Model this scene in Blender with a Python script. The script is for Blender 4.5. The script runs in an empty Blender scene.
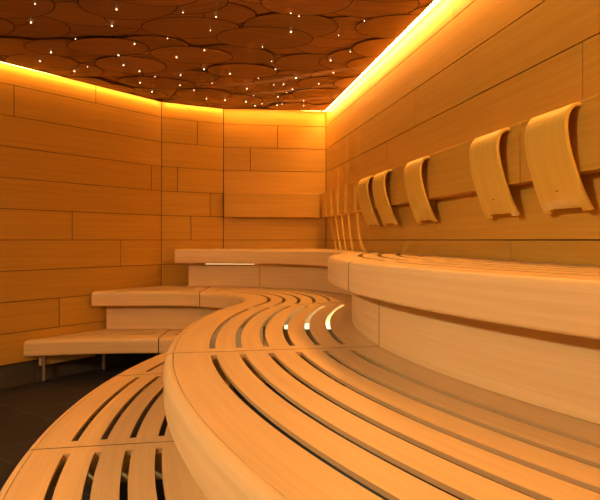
import bpy, bmesh, math, random
from mathutils import Vector
random.seed(7)
SC = bpy.context.scene
COL = SC.collection
U = 0.5            # metres per plan unit
EYE = 1.285        # eye height above the floor in metres

def P3(x, y, h):   # plan unit -> metres; h is height relative to the eye in plan units
    return Vector((x*U, y*U, EYE + h*U))

FLOOR_H = -EYE/U   # -2.57
CEIL_H = 3.0
LID_H = 3.34

# ------------------------------------------------------------------ materials
def nt(m):
    m.use_nodes = True
    n = m.node_tree; n.nodes.clear()
    return n, n.nodes, n.links

def wood(name, base, dark, rough=0.42, island=0.10, gu=1.2, gv=46.0, fine=0.5, bump=0.04):
    m = bpy.data.materials.new(name); t, N, L = nt(m)
    out = N.new('ShaderNodeOutputMaterial'); b = N.new('ShaderNodeBsdfPrincipled')
    L.new(b.outputs[0], out.inputs[0])
    uv = N.new('ShaderNodeUVMap'); geo = N.new('ShaderNodeNewGeometry')
    mul = N.new('ShaderNodeMath'); mul.operation = 'MULTIPLY'; mul.inputs[1].default_value = 37.0
    L.new(geo.outputs['Random Per Island'], mul.inputs[0])
    comb = N.new('ShaderNodeCombineXYZ'); L.new(mul.outputs[0], comb.inputs[0]); L.new(mul.outputs[0], comb.inputs[1])
    add = N.new('ShaderNodeVectorMath'); add.operation = 'ADD'
    L.new(uv.outputs[0], add.inputs[0]); L.new(comb.outputs[0], add.inputs[1])
    mp = N.new('ShaderNodeMapping'); mp.inputs['Scale'].default_value = (gu, gv, 1)
    L.new(add.outputs[0], mp.inputs['Vector'])
    n1 = N.new('ShaderNodeTexNoise'); n1.inputs['Scale'].default_value = 1.0; n1.inputs['Detail'].default_value = 4
    n1.inputs['Distortion'].default_value = 0.6
    L.new(mp.outputs[0], n1.inputs['Vector'])
    mp2 = N.new('ShaderNodeMapping'); mp2.inputs['Scale'].default_value = (gu*3, gv*6, 1)
    L.new(add.outputs[0], mp2.inputs['Vector'])
    n2 = N.new('ShaderNodeTexNoise'); n2.inputs['Scale'].default_value = 1.0; n2.inputs['Detail'].default_value = 3
    L.new(mp2.outputs[0], n2.inputs['Vector'])
    mx = N.new('ShaderNodeMix'); mx.data_type = 'FLOAT'; mx.inputs[0].default_value = fine*0.6
    L.new(n1.outputs['Fac'], mx.inputs[2]); L.new(n2.outputs['Fac'], mx.inputs[3])
    rp = N.new('ShaderNodeValToRGB')
    rp.color_ramp.elements[0].position = 0.32; rp.color_ramp.elements[0].color = (*dark, 1)
    rp.color_ramp.elements[1].position = 0.62; rp.color_ramp.elements[1].color = (*base, 1)
    L.new(mx.outputs[0], rp.inputs[0])
    hsv = N.new('ShaderNodeHueSaturation')
    mr = N.new('ShaderNodeMapRange'); mr.inputs[3].default_value = 1-island; mr.inputs[4].default_value = 1+island
    L.new(geo.outputs['Random Per Island'], mr.inputs[0]); L.new(mr.outputs[0], hsv.inputs['Value'])
    L.new(rp.outputs[0], hsv.inputs['Color']); L.new(hsv.outputs[0], b.inputs['Base Color'])
    b.inputs['Roughness'].default_value = rough
    b.inputs['Specular IOR Level'].default_value = 0.35
    bp = N.new('ShaderNodeBump'); bp.inputs['Strength'].default_value = bump; bp.inputs['Distance'].default_value = 0.002
    L.new(n2.outputs['Fac'], bp.inputs['Height']); L.new(bp.outputs[0], b.inputs['Normal'])
    return m

def plain(name, col, rough=0.6, metal=0.0):
    m = bpy.data.materials.new(name); t, N, L = nt(m)
    out = N.new('ShaderNodeOutputMaterial'); b = N.new('ShaderNodeBsdfPrincipled')
    no = N.new('ShaderNodeTexNoise'); no.inputs['Scale'].default_value = 30
    mx = N.new('ShaderNodeMix'); mx.data_type = 'RGBA'
    mx.inputs[6].default_value = (*[c*0.92 for c in col], 1); mx.inputs[7].default_value = (*[min(1, c*1.08) for c in col], 1)
    L.new(no.outputs['Fac'], mx.inputs[0]); L.new(mx.outputs[2], b.inputs['Base Color'])
    b.inputs['Roughness'].default_value = rough; b.inputs['Metallic'].default_value = metal
    L.new(b.outputs[0], out.inputs[0]); return m

def emit(name, col, s):
    m = bpy.data.materials.new(name); t, N, L = nt(m)
    out = N.new('ShaderNodeOutputMaterial'); e = N.new('ShaderNodeEmission')
    e.inputs[0].default_value = (*col, 1); e.inputs[1].default_value = s
    L.new(e.outputs[0], out.inputs[0]); return m

def tiles(name, c1, c2, grout, w, h, rot):
    m = bpy.data.materials.new(name); t, N, L = nt(m)
    out = N.new('ShaderNodeOutputMaterial'); b = N.new('ShaderNodeBsdfPrincipled'); L.new(b.outputs[0], out.inputs[0])
    tc = N.new('ShaderNodeTexCoord'); mp = N.new('ShaderNodeMapping'); mp.inputs['Rotation'].default_value = (0, 0, rot)
    L.new(tc.outputs['Object'], mp.inputs[0])
    br = N.new('ShaderNodeTexBrick'); br.offset = 0.0; br.inputs['Scale'].default_value = 1
    br.inputs['Brick Width'].default_value = w; br.inputs['Row Height'].default_value = h
    br.inputs['Mortar Size'].default_value = 0.003; br.inputs['Mortar Smooth'].default_value = 0.3
    br.inputs['Color1'].default_value = (*c1, 1); br.inputs['Color2'].default_value = (*c2, 1); br.inputs['Mortar'].default_value = (*grout, 1)
    L.new(mp.outputs[0], br.inputs[0])
    no = N.new('ShaderNodeTexNoise'); no.inputs['Scale'].default_value = 6; no.inputs['Detail'].default_value = 6
    L.new(tc.outputs['Object'], no.inputs[0])
    mr = N.new('ShaderNodeMapRange'); mr.inputs[3].default_value = 0.65; mr.inputs[4].default_value = 1.35
    L.new(no.outputs['Fac'], mr.inputs[0])
    hs = N.new('ShaderNodeHueSaturation'); L.new(br.outputs[0], hs.inputs['Color']); L.new(mr.outputs[0], hs.inputs['Value'])
    L.new(hs.outputs[0], b.inputs['Base Color']); b.inputs['Roughness'].default_value = 0.6; b.inputs['Specular IOR Level'].default_value = 0.15
    return m

M_WALL = wood('wall_veneer', (0.58, 0.345, 0.050), (0.495, 0.285, 0.038), 0.45, 0.06, 0.9, 40, 0.6)
M_BENCH = wood('bench_timber', (0.71, 0.53, 0.26), (0.625, 0.45, 0.205), 0.40, 0.03, 0.8, 38, 0.55)
M_END = plain('end_grain_seam_shade', (0.16, 0.075, 0.028), 0.7)  # end grain, with the shade of the seam gaps put into its colour
M_SIDE = wood('bench_timber_slot_shade', (0.46, 0.31, 0.135), (0.40, 0.26, 0.11), 0.55, 0.03, 0.8, 38, 0.55)  # slot walls: recess shade put into a darker timber colour
M_PLY = wood('bent_plywood', (0.72, 0.50, 0.085), (0.64, 0.43, 0.07), 0.42, 0.03, 1.2, 50, 0.5)
M_CEIL = wood('ceiling_veneer', (0.33, 0.17, 0.07), (0.24, 0.12, 0.05), 0.5, 0.22, 1.0, 26, 0.4)
M_BURNT = plain('burnt_edge', (0.035, 0.014, 0.007), 0.8)
M_DARK = plain('dark_void', (0.075, 0.032, 0.008), 0.9)
M_FLOOR = tiles('floor_tile', (0.026, 0.028, 0.031), (0.030, 0.032, 0.035), (0.11, 0.105, 0.10), 0.6, 0.6, 0.62)
M_PLINTH = tiles('plinth_tile', (0.085, 0.08, 0.072), (0.078, 0.072, 0.065), (0.05, 0.045, 0.04), 0.6, 0.6, 0.0)
M_STEEL = plain('brushed_steel', (0.55, 0.50, 0.45), 0.35, 0.9)
M_RUBBER = plain('black_rubber', (0.015, 0.015, 0.015), 0.7)
AMB = (1.0, 0.43, 0.09)
M_LED = emit('led_amber', AMB, 34.0)
M_LED_R = emit('led_amber_bright', AMB, 98.0)
M_LED_F = emit('led_amber_front', AMB, 80.0)
M_LED_G = emit('led_amber_dim', AMB, 55.0)
M_STAR = emit('star_point', (1.0, 0.68, 0.36), 7.0)
M_GLOW = emit('led_warm', (1.0, 0.60, 0.25), 1.15)

# ------------------------------------------------------------------ mesh helpers
class MB:
    def __init__(s): s.v = []; s.f = []; s.uv = []; s.m = []
    def face(s, pts, uvs=None, mi=0):
        i = len(s.v); s.v += [tuple(p) for p in pts]; s.f.append(list(range(i, i+len(pts))))
        s.uv.append(uvs or [(0, 0)]*len(pts)); s.m.append(mi)
    def prism(s, poly, z0, z1, axis_uv=None, mi=0):
        """poly: list of Vector xy in metres (ccw); straight extrusion"""
        n = len(poly)
        top = [Vector((p[0], p[1], z1)) for p in poly]; bot = [Vector((p[0], p[1], z0)) for p in poly]
        a = axis_uv or Vector((1, 0)); b = Vector((-a.y, a.x))
        uv = [(Vector(p[:2]).dot(a), Vector(p[:2]).dot(b)) for p in poly]
        s.face(top, uv, mi); s.face(bot[::-1], uv[::-1], mi)
        L = 0
        for i in range(n):
            j = (i+1) % n; l = (top[j]-top[i]).length
            s.face([bot[i], bot[j], top[j], top[i]], [(L, z0), (L+l, z0), (L+l, z1), (L, z1)], mi); L += l
    def bm(s, merge=1e-5):
        bm = bmesh.new(); uvl = bm.loops.layers.uv.new('UVMap')
        vs = [bm.verts.new(p) for p in s.v]
        for f, u, mi in zip(s.f, s.uv, s.m):
            try: fc = bm.faces.new([vs[i] for i in f])
            except ValueError: continue
            fc.material_index = mi
            for lp, w in zip(fc.loops, u): lp[uvl].uv = w
        if merge: bmesh.ops.remove_doubles(bm, verts=bm.verts, dist=merge)
        return bm

def link(name, bm, mats, parent=None, smooth=None, bevel=None, recalc=True, segs=2):
    if recalc: bmesh.ops.recalc_face_normals(bm, faces=bm.faces)
    me = bpy.data.meshes.new(name); bm.to_mesh(me); bm.free()
    for m in (mats if isinstance(mats, (list, tuple)) else [mats]): me.materials.append(m)
    if smooth:
        me.polygons.foreach_set('use_smooth', [True]*len(me.polygons)); me.set_sharp_from_angle(angle=math.radians(smooth))
    o = bpy.data.objects.new(name, me); COL.objects.link(o)
    if parent: o.parent = parent; o.matrix_parent_inverse = parent.matrix_world.inverted()
    if bevel:
        b = o.modifiers.new('bevel', 'BEVEL'); b.width = bevel; b.segments = segs; b.limit_method = 'ANGLE'; b.angle_limit = math.radians(50)
    return o

def empty(name, loc, label, cat, group=None):
    o = bpy.data.objects.new(name, None); COL.objects.link(o); o.location = loc
    o.empty_display_size = 0.1
    tag(o, label, cat, group)
    bpy.context.view_layer.update()
    return o
def tag(o, label, cat, group=None):
    o['label'] = label; o['category'] = cat
    if group: o['group'] = group
    return o
def struct(o):
    o['kind'] = 'structure'; return o

def cut(bm, co, no, cap=True):
    g = bm.verts[:] + bm.edges[:] + bm.faces[:]
    r = bmesh.ops.bisect_plane(bm, geom=g, plane_co=co, plane_no=no, clear_outer=True, dist=1e-6)
    if cap:
        e = [x for x in r['geom_cut'] if isinstance(x, bmesh.types.BMEdge) and x.is_valid and x.is_boundary]
        if e: bmesh.ops.holes_fill(bm, edges=e, sides=0)

# ------------------------------------------------------------------ room plan (plan units)
W0, W1, W2, W3 = (-5.14, 10.11), (-3.05, 13.0), (-1.78, 13.74), (0.62, 14.09)
def right_x(y): return 0.62 + (14.09-y)*0.1815
YF = -2.4
WR = (right_x(YF), YF)
WL = (-6.7, W0[1] - (6.7-5.14)*(2.89/2.09))
WLF = (WL[0], YF)
FACETS = [(W1, WL), (W2, W1), (W3, W2), (WR, W3)]    # interior on the left of a->b reversed; normals computed
CEN = Vector((-1.5, 7.0))
def facet_plane(a, b, off=0.0):
    a = Vector(a); b = Vector(b); t = (b-a).normalized(); n = Vector((-t.y, t.x))
    if n.dot(CEN-a) < 0: n = -n      # inward
    return a + n*off, n, t

def cut_walls(bm, off=0.012):
    for a, b in FACETS:
        p, n, t = facet_plane(a, b, off)
        cut(bm, P3(p.x, p.y, 0), Vector((-n.x, -n.y, 0)))

# ------------------------------------------------------------------ walls of long boards
ROW = 0.54
def build_wall(name, a, b, joints, rows=range(-4, 7), th=0.04, gap=0.011, opening=None):
    """a -> b along the wall (plan units). joints: {row: [plan distances from a]}"""
    p0, n, t = facet_plane(a, b); a = Vector(a); L = (Vector(b)-a).length
    t = (Vector(b)-a).normalized()
    mb = MB()
    def box(s0, s1, h0, h1, d0, d1, mi, uvoff=(0, 0)):
        def q(s, d): r = a + t*s + n*d; return Vector((r.x*U, r.y*U))
        z0, z1 = EYE+h0*U, EYE+h1*U
        c = [q(s0, d0), q(s1, d0), q(s1, d1), q(s0, d1)]
        V = lambda p, z: Vector((p.x, p.y, z))
        us, ue = s0*U, s1*U
        mb.face([V(c[2], z0), V(c[3], z0), V(c[3], z1), V(c[2], z1)], [(ue, z0), (us, z0), (us, z1), (ue, z1)], mi)
        mb.face([V(c[0], z0), V(c[1], z0), V(c[1], z1), V(c[0], z1)], [(us, z0), (ue, z0), (ue, z1), (us, z1)], mi)
        mb.face([V(c[1], z0), V(c[2], z0), V(c[2], z1), V(c[1], z1)], [(ue, z0), (ue, z0), (ue, z1), (ue, z1)], mi)
        mb.face([V(c[3], z0), V(c[0], z0), V(c[0], z1), V(c[3], z1)], [(us, z0), (us, z0), (us, z1), (us, z1)], mi)
        mb.face([V(c[3], z1), V(c[2], z1), V(c[1], z1), V(c[0], z1)], [(us, z1), (ue, z1), (ue, z1), (us, z1)], mi)
        mb.face([V(c[0], z0), V(c[1], z0), V(c[2], z0), V(c[3], z0)], [(us, z0), (ue, z0), (ue, z0), (us, z0)], mi)
    spans = [(0, L)] if not opening else [(0, opening[0]), (opening[1], L)]
    for k in rows:
        h0, h1 = k*ROW, min((k+1)*ROW, LID_H)
        if h1-h0 < 0.03: continue
        for S0, S1 in (spans if not (opening and h0 >= opening[2]) else [(0, L)]):
            cuts = [S0] + sorted(s for s in joints.get(k, []) if S0+0.05 < s < S1-0.05) + [S1]
            for i in range(len(cuts)-1):
                box(cuts[i]+gap*0.75, cuts[i+1]-gap*0.75, h0+gap/2, h1-gap/2, -th, 0.0, 0)
    for S0, S1 in spans: box(S0, S1, -4*ROW, LID_H, -th-0.12, -th*0.55, 1)
    if opening: box(opening[0], opening[1], math.ceil(opening[2]/ROW)*ROW, LID_H, -th-0.12, -th*0.55, 1)
    bm = mb.bm(merge=0)
    # weld only inside each board
    bmesh.ops.remove_doubles(bm, verts=bm.verts, dist=1e-5)
    return struct(link(name, bm, [M_WALL, M_DARK], bevel=0.0012, segs=1))

F = 590.0
def px_on(a, b, px):
    """distance along the wall a->b where the image column px meets it"""
    a = Vector(a); b = Vector(b); t = (b-a).normalized(); k = (px-300)/F
    s = (k*a.y - a.x)/(t.x - k*t.y); return s
def J(a, b, d): return {k: [px_on(a, b, p) for p in v] for k, v in d.items()}

jl = J(W1, WL, {5: [95.8], 4: [14], 2: [151.6], 0: [72.3], -1: [120.5], -3: [59.4]})
Lw = (Vector(WL)-Vector(W1)).length
for k, s in ((3, 5.9), (1, 5.6), (-2, 5.5), (-4, 5.9)): jl.setdefault(k, []).append(s)
build_wall('wall_left', W1, WL, jl)
build_wall('wall_back_left', W2, W1, J(W2, W1, {4: [197.4], 2: [177.6], 1: [210.3], 0: [191]}))
build_wall('wall_back', W3, W2, J(W3, W2, {4: [277.5], 3: [250.5]}))
jr = J(WR, W3, {5: [453], 4: [375, 543], 3: [415], 2: [386.7, 582], 0: [435], -1: [511], -3: [470]})
for k, s in ((5, 3.0), (3, 2.0), (1, 2.6), (-1, 2.2), (0, 3.0)): jr.setdefault(k, []).append(s)
build_wall('wall_right', WR, W3, jr)
build_wall('wall_entrance', WL, WLF, {k: [2.0+(k % 3)*1.1] for k in range(-4, 7)})
build_wall('wall_front', WLF, WR, {k: [5.6+(k % 3)*1.3, 7.9-(k % 2)] for k in range(-4, 7)}, opening=(1.6, 4.6, 1.08))

# tile plinth under the boards
def plinth(name, a, b, skip=None):
    p, n, t = facet_plane(a, b); a = Vector(a); b = Vector(b); t = (b-a).normalized(); L = (b-a).length
    mb = MB()
    for s0, s1 in ([(0, L)] if not skip else [(0, skip[0]), (skip[1], L)]):
        q = [a+t*s0-n*0.05, a+t*s1-n*0.05, a+t*s1-n*0.16, a+t*s0-n*0.16]
        mb.prism([v*U for v in q], 0, EYE-4*ROW*U+0.004, t)
    return struct(link(name, mb.bm(), M_PLINTH))
plinth('baseboard_left', W1, WL); plinth('baseboard_back_left', W2, W1); plinth('baseboard_back', W3, W2)
plinth('baseboard_right', WR, W3); plinth('baseboard_entrance', WL, WLF); plinth('baseboard_front', WLF, WR, (1.6, 4.6))

# floor
mb = MB(); mb.prism([Vector(p)*U for p in ((-8.6, YF-0.2), (WR[0]+0.2, YF-0.2), (WR[0]+0.2, 14.6), (-8.6, 14.6))], -0.06, 0.0)
struct(link('floor', mb.bm(), M_FLOOR))

# ------------------------------------------------------------------ ceiling: lid + floating panel of overlapping veneer scales
mb = MB(); mb.prism([Vector(p)*U for p in ((-7.0, YF-0.2), (WR[0]+0.2, YF-0.2), (WR[0]+0.2, 14.5), (-7.0, 14.5))], EYE+LID_H*U, EYE+LID_H*U+0.04)
struct(link('trim_1', mb.bm(), M_WALL))

C0, C1, C2, C3 = (-5.04, 9.92), (-3.02, 12.83), (-1.785, 13.51), (0.582, 13.72)
CR = (0.582+(13.72-YF-0.3)*0.1746, YF+0.3)
CL = (-6.5, 9.92-(6.5-5.04)*(2.91/2.02)); CLF = (-6.5, YF+0.3)
CPOLY = [CLF, CR, C3, C2, C1, C0, CL]
def build_ceiling():
    bm = bmesh.new(); uvl = bm.loops.layers.uv.new('UVMap')
    rows = []; cells = []
    dx, dz = 0.76, 0.43
    j = 0; y = YF
    while y < 14.6:
        x = -7.2 + (0.5*dx if j % 2 else 0)
        i = 0
        while x < right_x(y)+1.2:
            cells.append((x+random.uniform(-.17, .17), y+random.uniform(-.08, .08))); x += dx; i += 1
        y += dz; j += 1
    order = list(range(len(cells))); random.shuffle(order)
    n = 44
    for rank, ci in enumerate(order):
        cx, cy = cells[ci]
        a = random.uniform(.58, .74); b = random.uniform(.42, .52); rot = random.uniform(-.25, .25)
        z = EYE + CEIL_H*U + rank*0.00004
        ga = random.uniform(-0.5, 0.5)
        def ring(k):
            r = []
            for q in range(n):
                th = 2*math.pi*q/n
                ex = (a-k)*math.cos(th); ey = (b-k)*math.sin(th)
                r.append(((cx+ex*math.cos(rot)-ey*math.sin(rot))*U, (cy+ex*math.sin(rot)+ey*math.cos(rot))*U))
            return r
        R0 = ring(0); R1 = ring(0.015)
        vo = [bm.verts.new((p[0], p[1], z)) for p in R0]; vi = [bm.verts.new((p[0], p[1], z)) for p in R1]
        vt = [bm.verts.new((p[0], p[1], z+0.001)) for p in R0]
        f = bm.faces.new(vi[::-1]); f.material_index = 0
        ox, oy = random.uniform(0, 40), random.uniform(0, 40)
        for lp in f.loops:
            c = lp.vert.co; lp[uvl].uv = (ox+c.x*math.cos(ga)+c.y*math.sin(ga), oy-c.x*math.sin(ga)+c.y*math.cos(ga))
        for q in range(n):
            w = (q+1) % n
            f = bm.faces.new([vi[q], vi[w], vo[w], vo[q]]); f.material_index = 1
            f = bm.faces.new([vo[q], vo[w], vt[w], vt[q]]); f.material_index = 1
    N = len(CPOLY)
    cc = Vector((-1.5, 6.0))
    for i in range(N):
        a = Vector(CPOLY[i]); b = Vector(CPOLY[(i+1) % N]); t = (b-a).normalized(); nn = Vector((t.y, -t.x))
        if nn.dot(cc-a) > 0: nn = -nn
        cut(bm, P3(a.x, a.y, 0), Vector((nn.x, nn.y, 0)), cap=False)
    mb = MB(); mb.prism([Vector(p)*U for p in CPOLY], EYE+CEIL_H*U+0.036, EYE+CEIL_H*U+0.060, mi=2)
    # thin rim that closes the panel edge
    for i in range(N):
        a = Vector(CPOLY[i]); b = Vector(CPOLY[(i+1) % N])
        z0 = EYE+CEIL_H*U-0.001; z1 = z0+0.045
        mb.face([(a.x*U, a.y*U, z0), (b.x*U, b.y*U, z0), (b.x*U, b.y*U, z1), (a.x*U, a.y*U, z1)], [(0, 0), (1, 0), (1, .03), (0, .03)], 2)
    b2 = mb.bm(); me = bpy.data.meshes.new('tmp'); b2.to_mesh(me); b2.free(); bm.from_mesh(me); bpy.data.meshes.remove(me)
    return struct(link('ceiling', bm, [M_CEIL, M_BURNT, M_CEIL], recalc=False))
build_ceiling()

# amber led strips lying on the back edge of the ceiling panel, one per wall
def led(a, b, label, inset=0.07, e0=0.1, e1=0.1, mat=None, wd=0.065):
    p, n, t = facet_plane(a, b); a = Vector(a); b = Vector(b); t = (b-a).normalized(); L = (b-a).length
    h = CEIL_H+0.035
    mb = MB()
    q = [a+t*e0+n*inset, a+t*(L-e1)+n*inset, a+t*(L-e1)+n*(inset+wd), a+t*e0+n*(inset+wd)]
    q = [v*U for v in q]
    mb.prism(q, EYE+h*U, EYE+h*U+0.008, t)
    o = link('led_strip', mb.bm(), mat or M_LED)
    return tag(o, label, 'light strip', 'amber cove lights')
led(W1, WL, 'amber led strip glowing along the top of the long left board wall', 0.045, 0.06, 0.1, None, 0.05)
led(W2, W1, 'short amber led strip glowing above the narrow wall facet left of the back wall', 0.045, 0.04, 0.06, None, 0.05)
led(W3, W2, 'amber led strip glowing along the top of the back wall', 0.16, 0.16, 0.04)
led(WL, WLF, 'unseen amber led strip added along the top of the entrance side wall', 0.09, 0.1, 0.1, M_LED_F)  # unseen strip, added for more amber on the benches
led(WLF, WR, 'unseen amber led strip added along the top of the front wall behind the camera', 0.09, 0.1, 0.4, M_LED_G)  # unseen strip, added to raise the amber level from the front
led(WR, W3, 'brightest amber led strip running along the top of the right wall', 0.045, 0.4, 0.15, M_LED_R, 0.058)

# ------------------------------------------------------------------ fibre optic stars
STARS = [(70,7),(62,44),(233,18),(224,51),(366,24),(421,60),(432,33),(151,77),(102,104),(80,122),(175,133),(149,142),(237,110),(269,87),(335,76),(353,114),(409,100),(460,147),(424,166),(408,138),(361,150),(360,170),(310,153),(280,165),(247,130),(304,183),(388,180),(279,142),(494,177),(492,203),(413,197),(450,200)]
STARS = [(x/2, y/2) for x, y in STARS]
STARS += [(291,31.5),(262.5,46.5),(271.5,61),(275.5,69),(230,73.5),(253.5,95.5),(262,103.5),(278,96.5),(292.5,89),(295.5,78),(283.5,84),(258.5,78),(255,105.5),(277,105)]
STARS += [(250+x/1.714, y/1.714) for x, y in ((70,22),(84,27),(152,60),(196,35),(172,88),(138,103),(79,133),(41,145),(118,143),(143,124),(92,172),(92,181),(63,158),(55,178))]
star_me = None
for (x, y) in STARS:
    d = F*CEIL_H/(240-y); X = (x-300)*CEIL_H/(240-y)
    if star_me is None:
        bm = bmesh.new(); bmesh.ops.create_icosphere(bm, subdivisions=2, radius=0.0042)
        star_me = bpy.data.meshes.new('star_light'); bm.to_mesh(star_me); bm.free(); star_me.materials.append(M_STAR)
    o = bpy.data.objects.new('star_light', star_me); COL.objects.link(o)
    k = random.choice((0.65, 0.8, 1.0, 1.15)); o.scale = (k, k, k)
    o.location = P3(X, d, CEIL_H) - Vector((0, 0, 0.003))
    tag(o, 'tiny warm star light dotted in the dark scaled wooden ceiling', 'light', 'star lights in the ceiling')

# ------------------------------------------------------------------ tiered benches
CX, CY = 7.93, 6.85
class Tier:
    def __init__(s, h, R, cfy, rf, Rc):
        s.h, s.R, s.rf, s.Rc = h, R, rf, Rc
        dy = cfy-CY; D = R+rf; dx = math.sqrt(D*D-dy*dy)
        s.cf = (CX-dx, cfy); s.at = math.atan2(dy, dx); s.B = rf*(math.pi/2+s.at)
        s.cc = (s.cf[0], cfy+rf-Rc)
    def pt(s, u, d):
        if u <= 0:
            a = s.at+u/s.R; r = s.R-d; return (CX-r*math.cos(a), CY+r*math.sin(a))
        if u <= s.B:
            b = -s.at+u/s.rf; r = s.rf+d; return (s.cf[0]+r*math.cos(b), s.cf[1]+r*math.sin(b))
        g = math.pi/2+(u-s.B)/s.Rc; r = s.Rc+d; return (s.cc[0]+r*math.cos(g), s.cc[1]+r*math.sin(g))
    def solve(s, line, d, lo, hi):
        (px, py), (vx, vy) = line
        f = lambda u: (s.pt(u, d)[0]-px)*vy-(s.pt(u, d)[1]-py)*vx
        fl = f(lo)
        for _ in range(50):
            m = (lo+hi)/2
            if (f(m) > 0) == (fl > 0): lo = m
            else: hi = m
        return (lo+hi)/2
TH = 0.027; NOSE = 0.29; ND = 0.075
T1 = Tier(-1.78, 10.43, 10.25, 0.5, 9.0)
T2 = Tier(-1.00, 9.27, 9.8, 1.7, 20.0)
T3 = Tier(-0.20, 7.6, 9.75, 2.6, 30.0)

class Joint:           # a cut across a tier: a straight line in plan, searched between lo and hi
    def __init__(s, p, v, lo, hi): s.line = (p, v); s.lo = lo; s.hi = hi
    def u(s, T, d): return T.solve(s.line, d, s.lo, s.hi)
class Fixed:
    def __init__(s, u): s.v = u
    def u(s, T, d): return s.v
SEAM = ((CX, CY), (1, 0.18))

def sweep_t(T, ja, jb, n, g=0.009):
    """rows of plan points: function (t, d) -> (x, y, u)"""
    cache = {}
    def f(t, d):
        if d not in cache: cache[d] = (ja.u(T, d)+g, jb.u(T, d)-g)
        a, b = cache[d]; u = a+(b-a)*t
        x, y = T.pt(u, d); return x, y, u
    return f

def slab_bm(T, ja, jb, slots, dmax, mg=0.16, wall=True, d0=ND+0.005, off=0.012):
    sw = 0.028
    ds = [d0]
    for c in slots: ds += [c-sw, c+sw]
    dfun = dmax if callable(dmax) else None
    if dfun: dmax = 9.0
    ds = [d for d in ds if d < dmax] + [dmax if not dfun else ds[-1]+0.1]
    fn = sweep_t(T, ja, jb, 0)
    ln = abs(jb.u(T, 0.6)-ja.u(T, 0.6))
    tm = min(0.3, mg/ln)
    nseg = max(14, int(ln/0.11))
    ts = [0.0, tm] + [tm+(1-2*tm)*i/nseg for i in range(1, nseg)] + [1-tm, 1.0]
    # fill long rows of plain timber so the arcs stay round
    slotcols = set()
    for i in range(len(ds)-1):
        m = (ds[i]+ds[i+1])/2
        if any(abs(m-c) < sw*0.9 for c in slots): slotcols.add(i)
    nt_, nd = len(ts)-1, len(ds)-1
    solid = [[not (j in slotcols and 0 < i < nt_-1) for j in range(nd)] for i in range(nt_)]
    G = [[fn(t, d) for d in ds] for t in ts]
    if dfun:
        for t, row in zip(ts, G):
            row[-1] = fn(t, round(dfun(row[-2][2]), 3))
    mb = MB()
    zt, zb = T.h, T.h-TH
    def V(i, j, z): x, y, u = G[i][j]; return P3(x, y, z)
    def W(i, j): return (G[i][j][2]*U, ds[j]*U)
    for i in range(nt_):
        for j in range(nd):
            if not solid[i][j]: continue
            q = [(i, j), (i+1, j), (i+1, j+1), (i, j+1)]
            mb.face([V(a, b, zt) for a, b in q], [W(a, b) for a, b in q])
            mb.face([V(a, b, zb) for a, b in q[::-1]], [W(a, b) for a, b in q[::-1]])
            for (di, dj, e) in ((-1, 0, (0, 3)), (1, 0, (1, 2)), (0, -1, (0, 1)), (0, 1, (3, 2))):
                ii, jj = i+di, j+dj
                if 0 <= ii < nt_ and 0 <= jj < nd and solid[ii][jj]: continue
                a, b = q[e[0]], q[e[1]]
                ua, ub = W(*a), W(*b)
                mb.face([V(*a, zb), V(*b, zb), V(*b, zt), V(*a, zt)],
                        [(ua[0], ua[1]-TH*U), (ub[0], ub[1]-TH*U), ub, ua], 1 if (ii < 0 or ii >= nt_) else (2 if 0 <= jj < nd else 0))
    bm = mb.bm()
    bmesh.ops.recalc_face_normals(bm, faces=bm.faces)
    if wall: cut_walls(bm, off)
    return bm

def nose_bm(T, ja, jb, wall=True, off=0.012):
    r = 0.045 if T is T3 else 0.068; rb = 0.03; h = T.h
    prof = [(ND, h-NOSE), (ND, h)]
    for k in range(0, 9):
        a = math.pi/2*k/8; prof.append((r-r*math.sin(a), h-r+r*math.cos(a)))
    for k in range(0, 6):
        a = math.pi/2*k/5; prof.append((rb-rb*math.cos(a), h-NOSE+rb-rb*math.sin(a)))
    fn = sweep_t(T, ja, jb, 0); ln = abs(jb.u(T, 0)-ja.u(T, 0)); n = max(12, int(ln/0.08))
    mb = MB(); m = len(prof)
    al = [0]
    for k in range(1, m): al.append(al[-1]+math.hypot(prof[k][0]-prof[k-1][0], prof[k][1]-prof[k-1][1]))
    al.append(al[-1]+0.03)
    rows = [[fn(i/n, p[0]) for p in prof] for i in range(n+1)]
    V = lambda i, k: P3(rows[i][k][0], rows[i][k][1], prof[k][1])
    for i in range(n):
        for k in range(m):
            w = (k+1) % m
            ua, ub = rows[i][k][2]*U, rows[i+1][k][2]*U
            mb.face([V(i, k), V(i+1, k), V(i+1, w), V(i, w)], [(ua, al[k]*U), (ub, al[k]*U), (ub, al[k+1]*U), (ua, al[k+1]*U)])
    for i in (0, n):
        mb.face([V(i, k) for k in range(m)], [(prof[k][0]*U, prof[k][1]*U) for k in range(m)], 1)
    bm = mb.bm(); bmesh.ops.recalc_face_normals(bm, faces=bm.faces)
    if wall: cut_walls(bm, off)
    return bm

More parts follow.
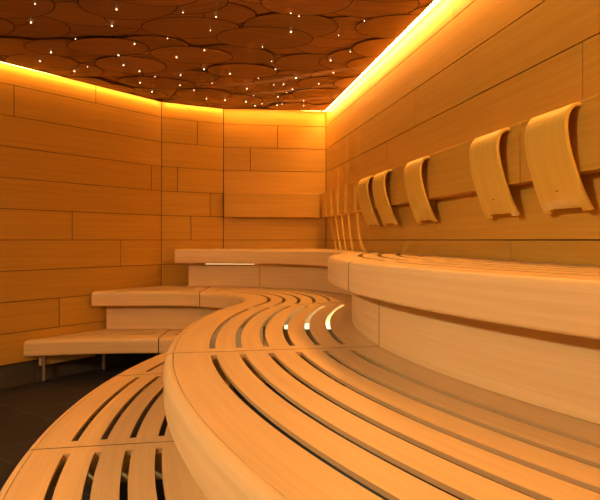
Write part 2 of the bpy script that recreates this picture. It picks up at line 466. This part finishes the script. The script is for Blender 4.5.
def riser_bm(T, ja, jb, d, h0, h1, th=0.045, g=0.006, wall=True):
    fn = sweep_t(T, ja, jb, 0, g); ln = abs(jb.u(T, d)-ja.u(T, d)); n = max(10, int(ln/0.1))
    mb = MB()
    A = [fn(i/n, d) for i in range(n+1)]; Bk = [fn(i/n, d+th) for i in range(n+1)]
    for i in range(n):
        ua, ub = A[i][2]*U, A[i+1][2]*U
        z0, z1 = h0*U, h1*U
        f0, f1 = A[i], A[i+1]; b0, b1 = Bk[i], Bk[i+1]
        mb.face([P3(*f0[:2], h0), P3(*f1[:2], h0), P3(*f1[:2], h1), P3(*f0[:2], h1)], [(ua, z0), (ub, z0), (ub, z1), (ua, z1)])
        mb.face([P3(*b0[:2], h0), P3(*b1[:2], h0), P3(*b1[:2], h1), P3(*b0[:2], h1)], [(ua, z0), (ub, z0), (ub, z1), (ua, z1)])
        mb.face([P3(*f0[:2], h1), P3(*f1[:2], h1), P3(*b1[:2], h1), P3(*b0[:2], h1)], [(ua, z1), (ub, z1), (ub, z1+.02), (ua, z1+.02)])
        mb.face([P3(*f0[:2], h0), P3(*f1[:2], h0), P3(*b1[:2], h0), P3(*b0[:2], h0)], [(ua, z0), (ub, z0), (ub, z0-.02), (ua, z0-.02)])
    for i in (0, n):
        mb.face([P3(*A[i][:2], h0), P3(*Bk[i][:2], h0), P3(*Bk[i][:2], h1), P3(*A[i][:2], h1)], [(0, 0), (.02, 0), (.02, .3), (0, .3)], 1)
    bm = mb.bm(); bmesh.ops.recalc_face_normals(bm, faces=bm.faces)
    if wall: cut_walls(bm)
    return bm

def bar_bm(p, q, w, h0, h1):
    p = Vector(p); q = Vector(q); t = (q-p).normalized(); n = Vector((-t.y, t.x))*w/2
    mb = MB(); mb.prism([v*U for v in (p-n, q-n, q+n, p+n)], EYE+h0*U, EYE+h1*U, t); return mb.bm()

def bench(T, ja, jb, label, slots, dmax, risers=(), beams=(), low=None, seam_baffle=None, off=0.012):
    um = (ja.u(T, 0.4)+jb.u(T, 0.4))/2; x, y = T.pt(um, 0.4)
    base = low if low is not None else FLOOR_H
    e = empty('bench_section', P3(x, y, base), label, 'bench', 'curved slatted bench sections')
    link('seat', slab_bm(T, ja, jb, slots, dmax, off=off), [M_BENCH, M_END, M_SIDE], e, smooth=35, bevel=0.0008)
    link('nosing', nose_bm(T, ja, jb, off=off), [M_BENCH, M_END], e, smooth=50)
    for (a, b, d, h0, h1, rg) in risers:
        link('riser_panel', riser_bm(T, a, b, d, h0, h1, g=rg), [M_BENCH, M_END], e, smooth=40)
    if seam_baffle:            # bar added by the shared seam to block light from below
        jt, d0, d1 = seam_baffle
        link('seam_baffle', bar_bm(T.pt(jt.u(T, d0)-0.11, d0), T.pt(jt.u(T, d1)-0.11, d1), 0.16, T.h-0.26, T.h-TH-0.002), M_BENCH, e)
    for (u, d0, d1) in beams:
        link('crossbeam', bar_bm(T.pt(u, d0), T.pt(u, d1), 0.12, T.h-TH-0.16, T.h-TH-0.002), M_BENCH, e)
    return e

def leg(e, x, y, h1):
    """steel post with a rubber foot under a lowest-tier section"""
    mb = MB(); r = 0.034
    mb.prism([Vector((x+r*math.cos(k*math.pi/8), y+r*math.sin(k*math.pi/8)))*U for k in range(16)], 0.022, EYE+h1*U)
    l = link('leg', mb.bm(), M_STEEL, e, smooth=40)
    mb = MB(); r = 0.045
    mb.prism([Vector((x+r*math.cos(k*math.pi/8), y+r*math.sin(k*math.pi/8)))*U for k in range(16)], 0.0, 0.024)
    link('rubber_foot', mb.bm(), M_RUBBER, l, smooth=40)

def vline(x, lo, hi): return Joint((x, 0), (0, 1), lo, hi)
def wall_joint(T, lo, hi, off=0.03):
    p, n, t = facet_plane(W1, WL, off); return Joint((p.x, p.y), (t.x, t.y), lo, hi)

s1_1 = Joint(*SEAM, -9, 0); s1_2 = Joint(*SEAM, -9, 0); s1_3 = Joint(*SEAM, -9, 0)
# --- lowest tier
S1 = [0.37+0.25*k for k in range(4)]
j1b = Joint((-2.35, 7.74), (0.53, 0.14), -6, 0)
j1c = vline(-2.58, T1.B-0.6, T1.B+1.5)
j1w = Fixed(T1.B+2.95)
def uend(T, a): return -(T.at+a)*T.R
j1n = Fixed(uend(T1, 1.02)); j2n = Fixed(uend(T2, 0.95)); j3n = Fixed(uend(T3, 0.86))
e = bench(T1, j1n, s1_1, 'lowest slatted bench section in the bottom left foreground, nearest the camera', S1, 1.62, seam_baffle=(s1_1, 0.09, 1.5))
for u in (-8.5, -5.5): leg(e, *T1.pt(u, 0.22), T1.h-TH-0.01)
e = bench(T1, s1_1, j1b, 'lowest slatted bench section with curved slots beside the dark floor, beyond the nearest seam', S1, 1.62, seam_baffle=(j1b, 0.09, 1.5))
for u in (-3.9, -2.6): leg(e, *T1.pt(u, 0.22), T1.h-TH-0.01)
e = bench(T1, j1b, j1c, 'lowest bench section at the inner corner, mostly hidden behind the big curved middle bench', S1, 1.5, seam_baffle=(j1c, 0.09, 1.3))
leg(e, *T1.pt(-0.6, 0.5), T1.h-TH-0.01)
leg(e, -2.35, 11.4, T1.h-TH-0.01)
e = bench(T1, j1c, j1w, 'lowest bench section on steel legs against the left wall at floor level', S1[:3], 1.75, off=0.03)
leg(e, -4.60, 10.60, T1.h-TH-0.01); leg(e, -3.84, 11.54, T1.h-TH-0.01)
link('ledger', bar_bm((-4.70, 10.63), (-4.02, 11.57), 0.07, -2.27, T1.h-TH-0.004), M_BENCH, e, bevel=0.012, segs=3)

# --- middle tier
S2 = [0.42+0.25*k for k in range(6)]
j2b = Joint((-0.72, 8.70), (1.44, 0.85), -4, 0.9)
j2c = vline(-1.93, T2.B-0.9, T2.B+1.2)
j2w = Fixed(T2.B+2.2)
r2 = (0.27, T1.h+0.004, T2.h-TH-0.003)
jr = j2c
def d_back(u):          # the seat runs just under the riser of the tier above
    k = [(-9, 2.08), (0, 2.08), (1.35, 1.97), (2.24, 1.72), (2.8, 1.53), (9, 1.53)]
    for (a, p), (b, q) in zip(k, k[1:]):
        if u <= b: return p+(q-p)*(u-a)/(b-a)
bench(T2, j2n, s1_2, 'broad middle bench section filling the bottom right foreground with long sweeping slots', S2, 2.1, [(j2n, s1_2, *r2, .006)], low=T1.h, seam_baffle=(s1_2, .09, 1.9))
bench(T2, s1_2, j2b, 'middle bench section with six curved slots, two glowing white from below', S2, 2.1, [(s1_2, j2b, *r2, .006)], low=T1.h, seam_baffle=(j2b, .09, 1.9))
e = bench(T2, j2b, j2c, 'middle bench section curving around the inner corner in front of the back wall', S2[:5], d_back, [(j2b, jr, *r2, .0015)], low=T1.h, seam_baffle=(j2c, .09, 1.1))
link('light_baffle', riser_bm(T2, Joint((-0.72, 8.70), (1.44, 0.85), -4, 1.3), Fixed(2.5), 1.78, FLOOR_H+0.004, T2.h-TH-0.004), [M_BENCH, M_END], e, smooth=40)  # hidden baffle added to keep the spot's light out of the seat slots
link('light_baffle', riser_bm(T2, Fixed(2.5), Fixed(3.9), 1.50, FLOOR_H+0.004, T2.h-TH-0.004), [M_BENCH, M_END], e, smooth=40)  # second hidden baffle, continues the light block to the left
bench(T2, j2c, j2w, 'middle bench section reaching the left wall, one step above the lowest bench', S2[:3], 1.5, [(jr, Fixed(T2.B+1.20), *r2, .0015)], low=T1.h, off=0.10)

# --- top tier
S3 = [0.40+0.25*k for k in range(6)]
j3b = vline(-0.85, 1.0, T3.B-0.05)
j3e = vline(-2.63, T3.B, T3.B+2)
r3 = (0.3, T2.h+0.004, T3.h-TH-0.003)
bench(T3, j3n, s1_3, 'long top bench section under the curved backrests along the right wall', S3, 2.9, [(j3n, s1_3, *r3, .006)], low=T2.h, seam_baffle=(s1_3, .09, 1.3))
e = bench(T3, s1_3, j3e, 'top bench section rounding the back corner and running along the back wall', S3, 2.9,
      [(s1_3, j3b, *r3, .012), (j3b, vline(-2.40, T3.B, T3.B+2), 0.3, T2.h+0.004, -0.525, .012)], low=T2.h)
link('end_baffle', bar_bm((-2.38, 12.72), (-2.38, 13.32), 0.05, T2.h+0.004, T3.h-TH-0.003), M_BENCH, e)  # hidden baffle added to stop light spilling onto the left wall
mb = MB(); mb.prism([Vector(v)*U for v in ((-2.05, 12.82), (-0.98, 12.62), (-0.98, 12.66), (-2.05, 12.86))], EYE-0.536*U, EYE-0.511*U)
tag(link('led_strip', mb.bm(), M_GLOW), 'thin warm line of light glowing under the front edge of the back top bench', 'light strip')

# ------------------------------------------------------------------ headrest rail boards
def rail(a, b, s0, s1, h0, h1, d0, d1, label):
    p, n, t = facet_plane(a, b); a = Vector(a); t = (Vector(b)-a).normalized()
    q = [a+t*s0+n*d0, a+t*s1+n*d0, a+t*s1+n*d1, a+t*s0+n*d1]
    mb = MB(); z0, z1 = EYE+h0*U, EYE+h1*U
    mb.prism([v*U for v in q], z0, z1, t)
    o = link('headrest_rail', mb.bm(), M_WALL, bevel=0.003)
    return tag(o, label, 'backrest board', 'headrest boards on the walls')
def s_rail(a, b, px, d):
    p, n, t = facet_plane(a, b); a = Vector(a)+n*d; t = (Vector(b)-Vector(a)+n*d).normalized() if False else (Vector(b)-(Vector(a)-n*d)).normalized()
    k = (px-300)/F; return (k*a.y-a.x)/(t.x-k*t.y)
RD = 0.17
rail(W3, W2, s_rail(W3, W2, 319.6, RD+.05), s_rail(W3, W2, 224.6, RD+.05), 0.53, 1.08, 0.004, RD+.05, 'wide wooden headrest board on the back wall')
sj = s_rail(WR, W3, 519.8, RD)
rail(WR, W3, s_rail(WR, W3, 322.0, RD), sj+0.012, 0.527, 1.082, 0.004, RD, 'long headrest board on the right wall carrying the four farther curved backrests')
rail(WR, W3, 0.7, sj-0.012, 0.527, 1.082, 0.004, RD, 'headrest board on the right wall carrying the nearest curved backrest')

# ------------------------------------------------------------------ bent plywood backrests
PROF = [(.178, 1.042), (.205, 1.049), (.237, 1.040), (.266, 1.014), (.288, .975), (.301, .925), (.305, .87), (.300, .81), (.287, .73), (.264, .64), (.233, .54), (.193, .43), (.150, .33), (.116, .262)]
FOOT = (.100, .235)
def backrest_bm(w):
    nc = 12; cols = [-w/2+w*i/nc for i in range(nc+1)]
    mb = MB(); al = [0]
    pr = PROF+[FOOT]
    for k in range(1, len(pr)): al.append(al[-1]+math.hypot(pr[k][0]-pr[k-1][0], pr[k][1]-pr[k-1][1]))
    for k in range(len(pr)-1):
        for i in range(nc):
            if k == len(pr)-2 and 2 <= i < nc-2: continue
            q = [(i, k), (i+1, k), (i+1, k+1), (i, k+1)]
            fl = lambda k: 1.0+0.11*max(0, (k-6)/8.0)**1.5
            mb.face([Vector((cols[a]*fl(b)*U, pr[b][0]*U, pr[b][1]*U)) for a, b in q], [(al[b]*U, cols[a]*U) for a, b in q])
    return mb.bm()
def make_backrest(proto, s, label):
    p, n, t = facet_plane(WR, W3); a = Vector(WR)+t*0; tt = (Vector(W3)-Vector(WR)).normalized(); pos = Vector(WR)+tt*s
    e = bpy.data.objects.new('curved_backrest', None); COL.objects.link(e); e.empty_display_size = 0.1
    e.location = (pos.x*U, pos.y*U, EYE)
    e.rotation_euler = (0, 0, math.atan2(n.y, n.x)-math.pi/2)
    tag(e, label, 'backrest', 'curved backrests on the right wall')
    if proto is None:
        bm = backrest_bm(0.565); bmesh.ops.recalc_face_normals(bm, faces=bm.faces)
        sh = link('bent_shell', bm, M_PLY, None, smooth=60, recalc=False)
        so = sh.modifiers.new('solid', 'SOLIDIFY'); so.thickness = 0.014; so.offset = 0
        bv = sh.modifiers.new('bevel', 'BEVEL'); bv.width = 0.002; bv.segments = 2; bv.limit_method = 'ANGLE'; bv.angle_limit = math.radians(60)
        sh.parent = e
        # small branded mark near the foot
        mb = MB()
        k = 0.40; off = 0.1775
        pts = []
        for q in range(16):
            th = 2*math.pi*q/16; pts.append((0.018*math.cos(th), 0.005*math.sin(th)))
        sl = (0.193-0.150)/(0.43-0.33)
        for zo in (0.0150, 0.0185):
            mb.face([Vector((px_*U, (0.150+sl*(k+pz-0.33)+zo)*U, (k+pz)*U)) for px_, pz in pts])
        for q in range(16):
            w = (q+1) % 16
            A = [Vector((pts[i][0]*U, (0.150+sl*(k+pts[i][1]-0.33)+zo)*U, (k+pts[i][1])*U)) for i, zo in ((q, .0150), (w, .0150), (w, .0185), (q, .0185))]
            mb.face(A)
        mk = link('emblem', mb.bm(), plain('emblem_ink', (0.16, 0.075, 0.025), 0.6)); mk.parent = e
        return e
    for ch in proto.children:
        c = ch.copy(); COL.objects.link(c); c.parent = e
    return e
def s_of(y): # distance along the right wall from WR for the depth y of the rail face
    tt = (Vector(W3)-Vector(WR)).normalized(); return (y-WR[1])/tt.y
proto = make_backrest(None, s_of(4.86), 'nearest and largest curved plywood backrest, at the right edge of the photo')
bpy.context.view_layer.update()
for y, lab in ((5.88, 'second curved plywood backrest from the right, just left of the rail joint'),
               (7.77, 'middle one of the five curved plywood backrests'),
               (9.18, 'second curved plywood backrest from the back corner, right beside the farthest one'),
               (10.04, 'farthest curved plywood backrest, closest to the back corner')):
    make_backrest(proto, s_of(y), lab)

# ------------------------------------------------------------------ lamps
def area(name, loc, rot, sx, sy, col, power, label):
    l = bpy.data.lights.new(name, 'AREA'); l.shape = 'RECTANGLE'; l.size = sx; l.size_y = sy; l.color = col; l.energy = power
    o = bpy.data.objects.new(name, l); COL.objects.link(o); o.location = loc; o.rotation_euler = rot
    return o
def aim(o, tgt): o.rotation_euler = (Vector(tgt)-o.location).to_track_quat('-Z', 'Y').to_euler()
# unseen warm ceiling spot behind the camera, lighting the near benches
o = area('ceiling_spot', P3(-5.7, -1.5, CEIL_H-0.12), (0, 0, 0), 0.26, 0.26, (1.0, 0.82, 0.54), 54, '')
aim(o, P3(-0.6, 4.2, -1.0)); o.data.spread = math.radians(115)
# under-bench uplights
def point(name, loc, col, power, r):
    l = bpy.data.lights.new(name, 'POINT'); l.color = col; l.energy = power; l.shadow_soft_size = r
    o = bpy.data.objects.new(name, l); COL.objects.link(o); o.location = loc; return o
point('under_bench_lamp', P3(0.95, 8.9, -1.40), (1.0, 0.76, 0.46), 9, 0.012)
l = bpy.data.lights.new('under_bench_spot', 'SPOT'); l.energy = 110; l.color = (1.0, 0.58, 0.22); l.spot_size = math.radians(92); l.spot_blend = 0.7; l.shadow_soft_size = 0.008
o = bpy.data.objects.new('under_bench_spot', l); COL.objects.link(o); o.location = P3(-0.6, 13.05, -1.7); aim(o, P3(0.35, 12.0, 0.0))
mb = MB(); mb.prism([Vector(v)*U for v in ((-0.25, 9.46), (0.80, 9.46), (0.80, 9.56), (-0.25, 9.56))], EYE-1.43*U, EYE-1.05*U)
tag(link('light_box', mb.bm(), emit('light_box_cream', (1.0, 0.80, 0.52), 1.5)), 'cream light glowing up through the curved slots of the middle bench', 'lamp')

# ------------------------------------------------------------------ camera, world, colour
cam = bpy.data.cameras.new('camera'); co = bpy.data.objects.new('camera', cam); COL.objects.link(co)
co.location = (0, 0, EYE); co.rotation_euler = (math.pi/2, 0, 0)
cam.sensor_width = 36; cam.lens = F*36/600; cam.shift_y = -10/600; cam.clip_start = 0.02
SC.camera = co
w = bpy.data.worlds.new('world'); SC.world = w; w.use_nodes = True
bg = w.node_tree.nodes['Background']; bg.inputs[0].default_value = (0.02, 0.012, 0.006, 1); bg.inputs[1].default_value = 0.3
SC.view_settings.view_transform = 'Standard'; SC.view_settings.look = 'None'; SC.view_settings.gamma = 1; SC.view_settings.use_curve_mapping = False
SC.view_settings.exposure = 0.12
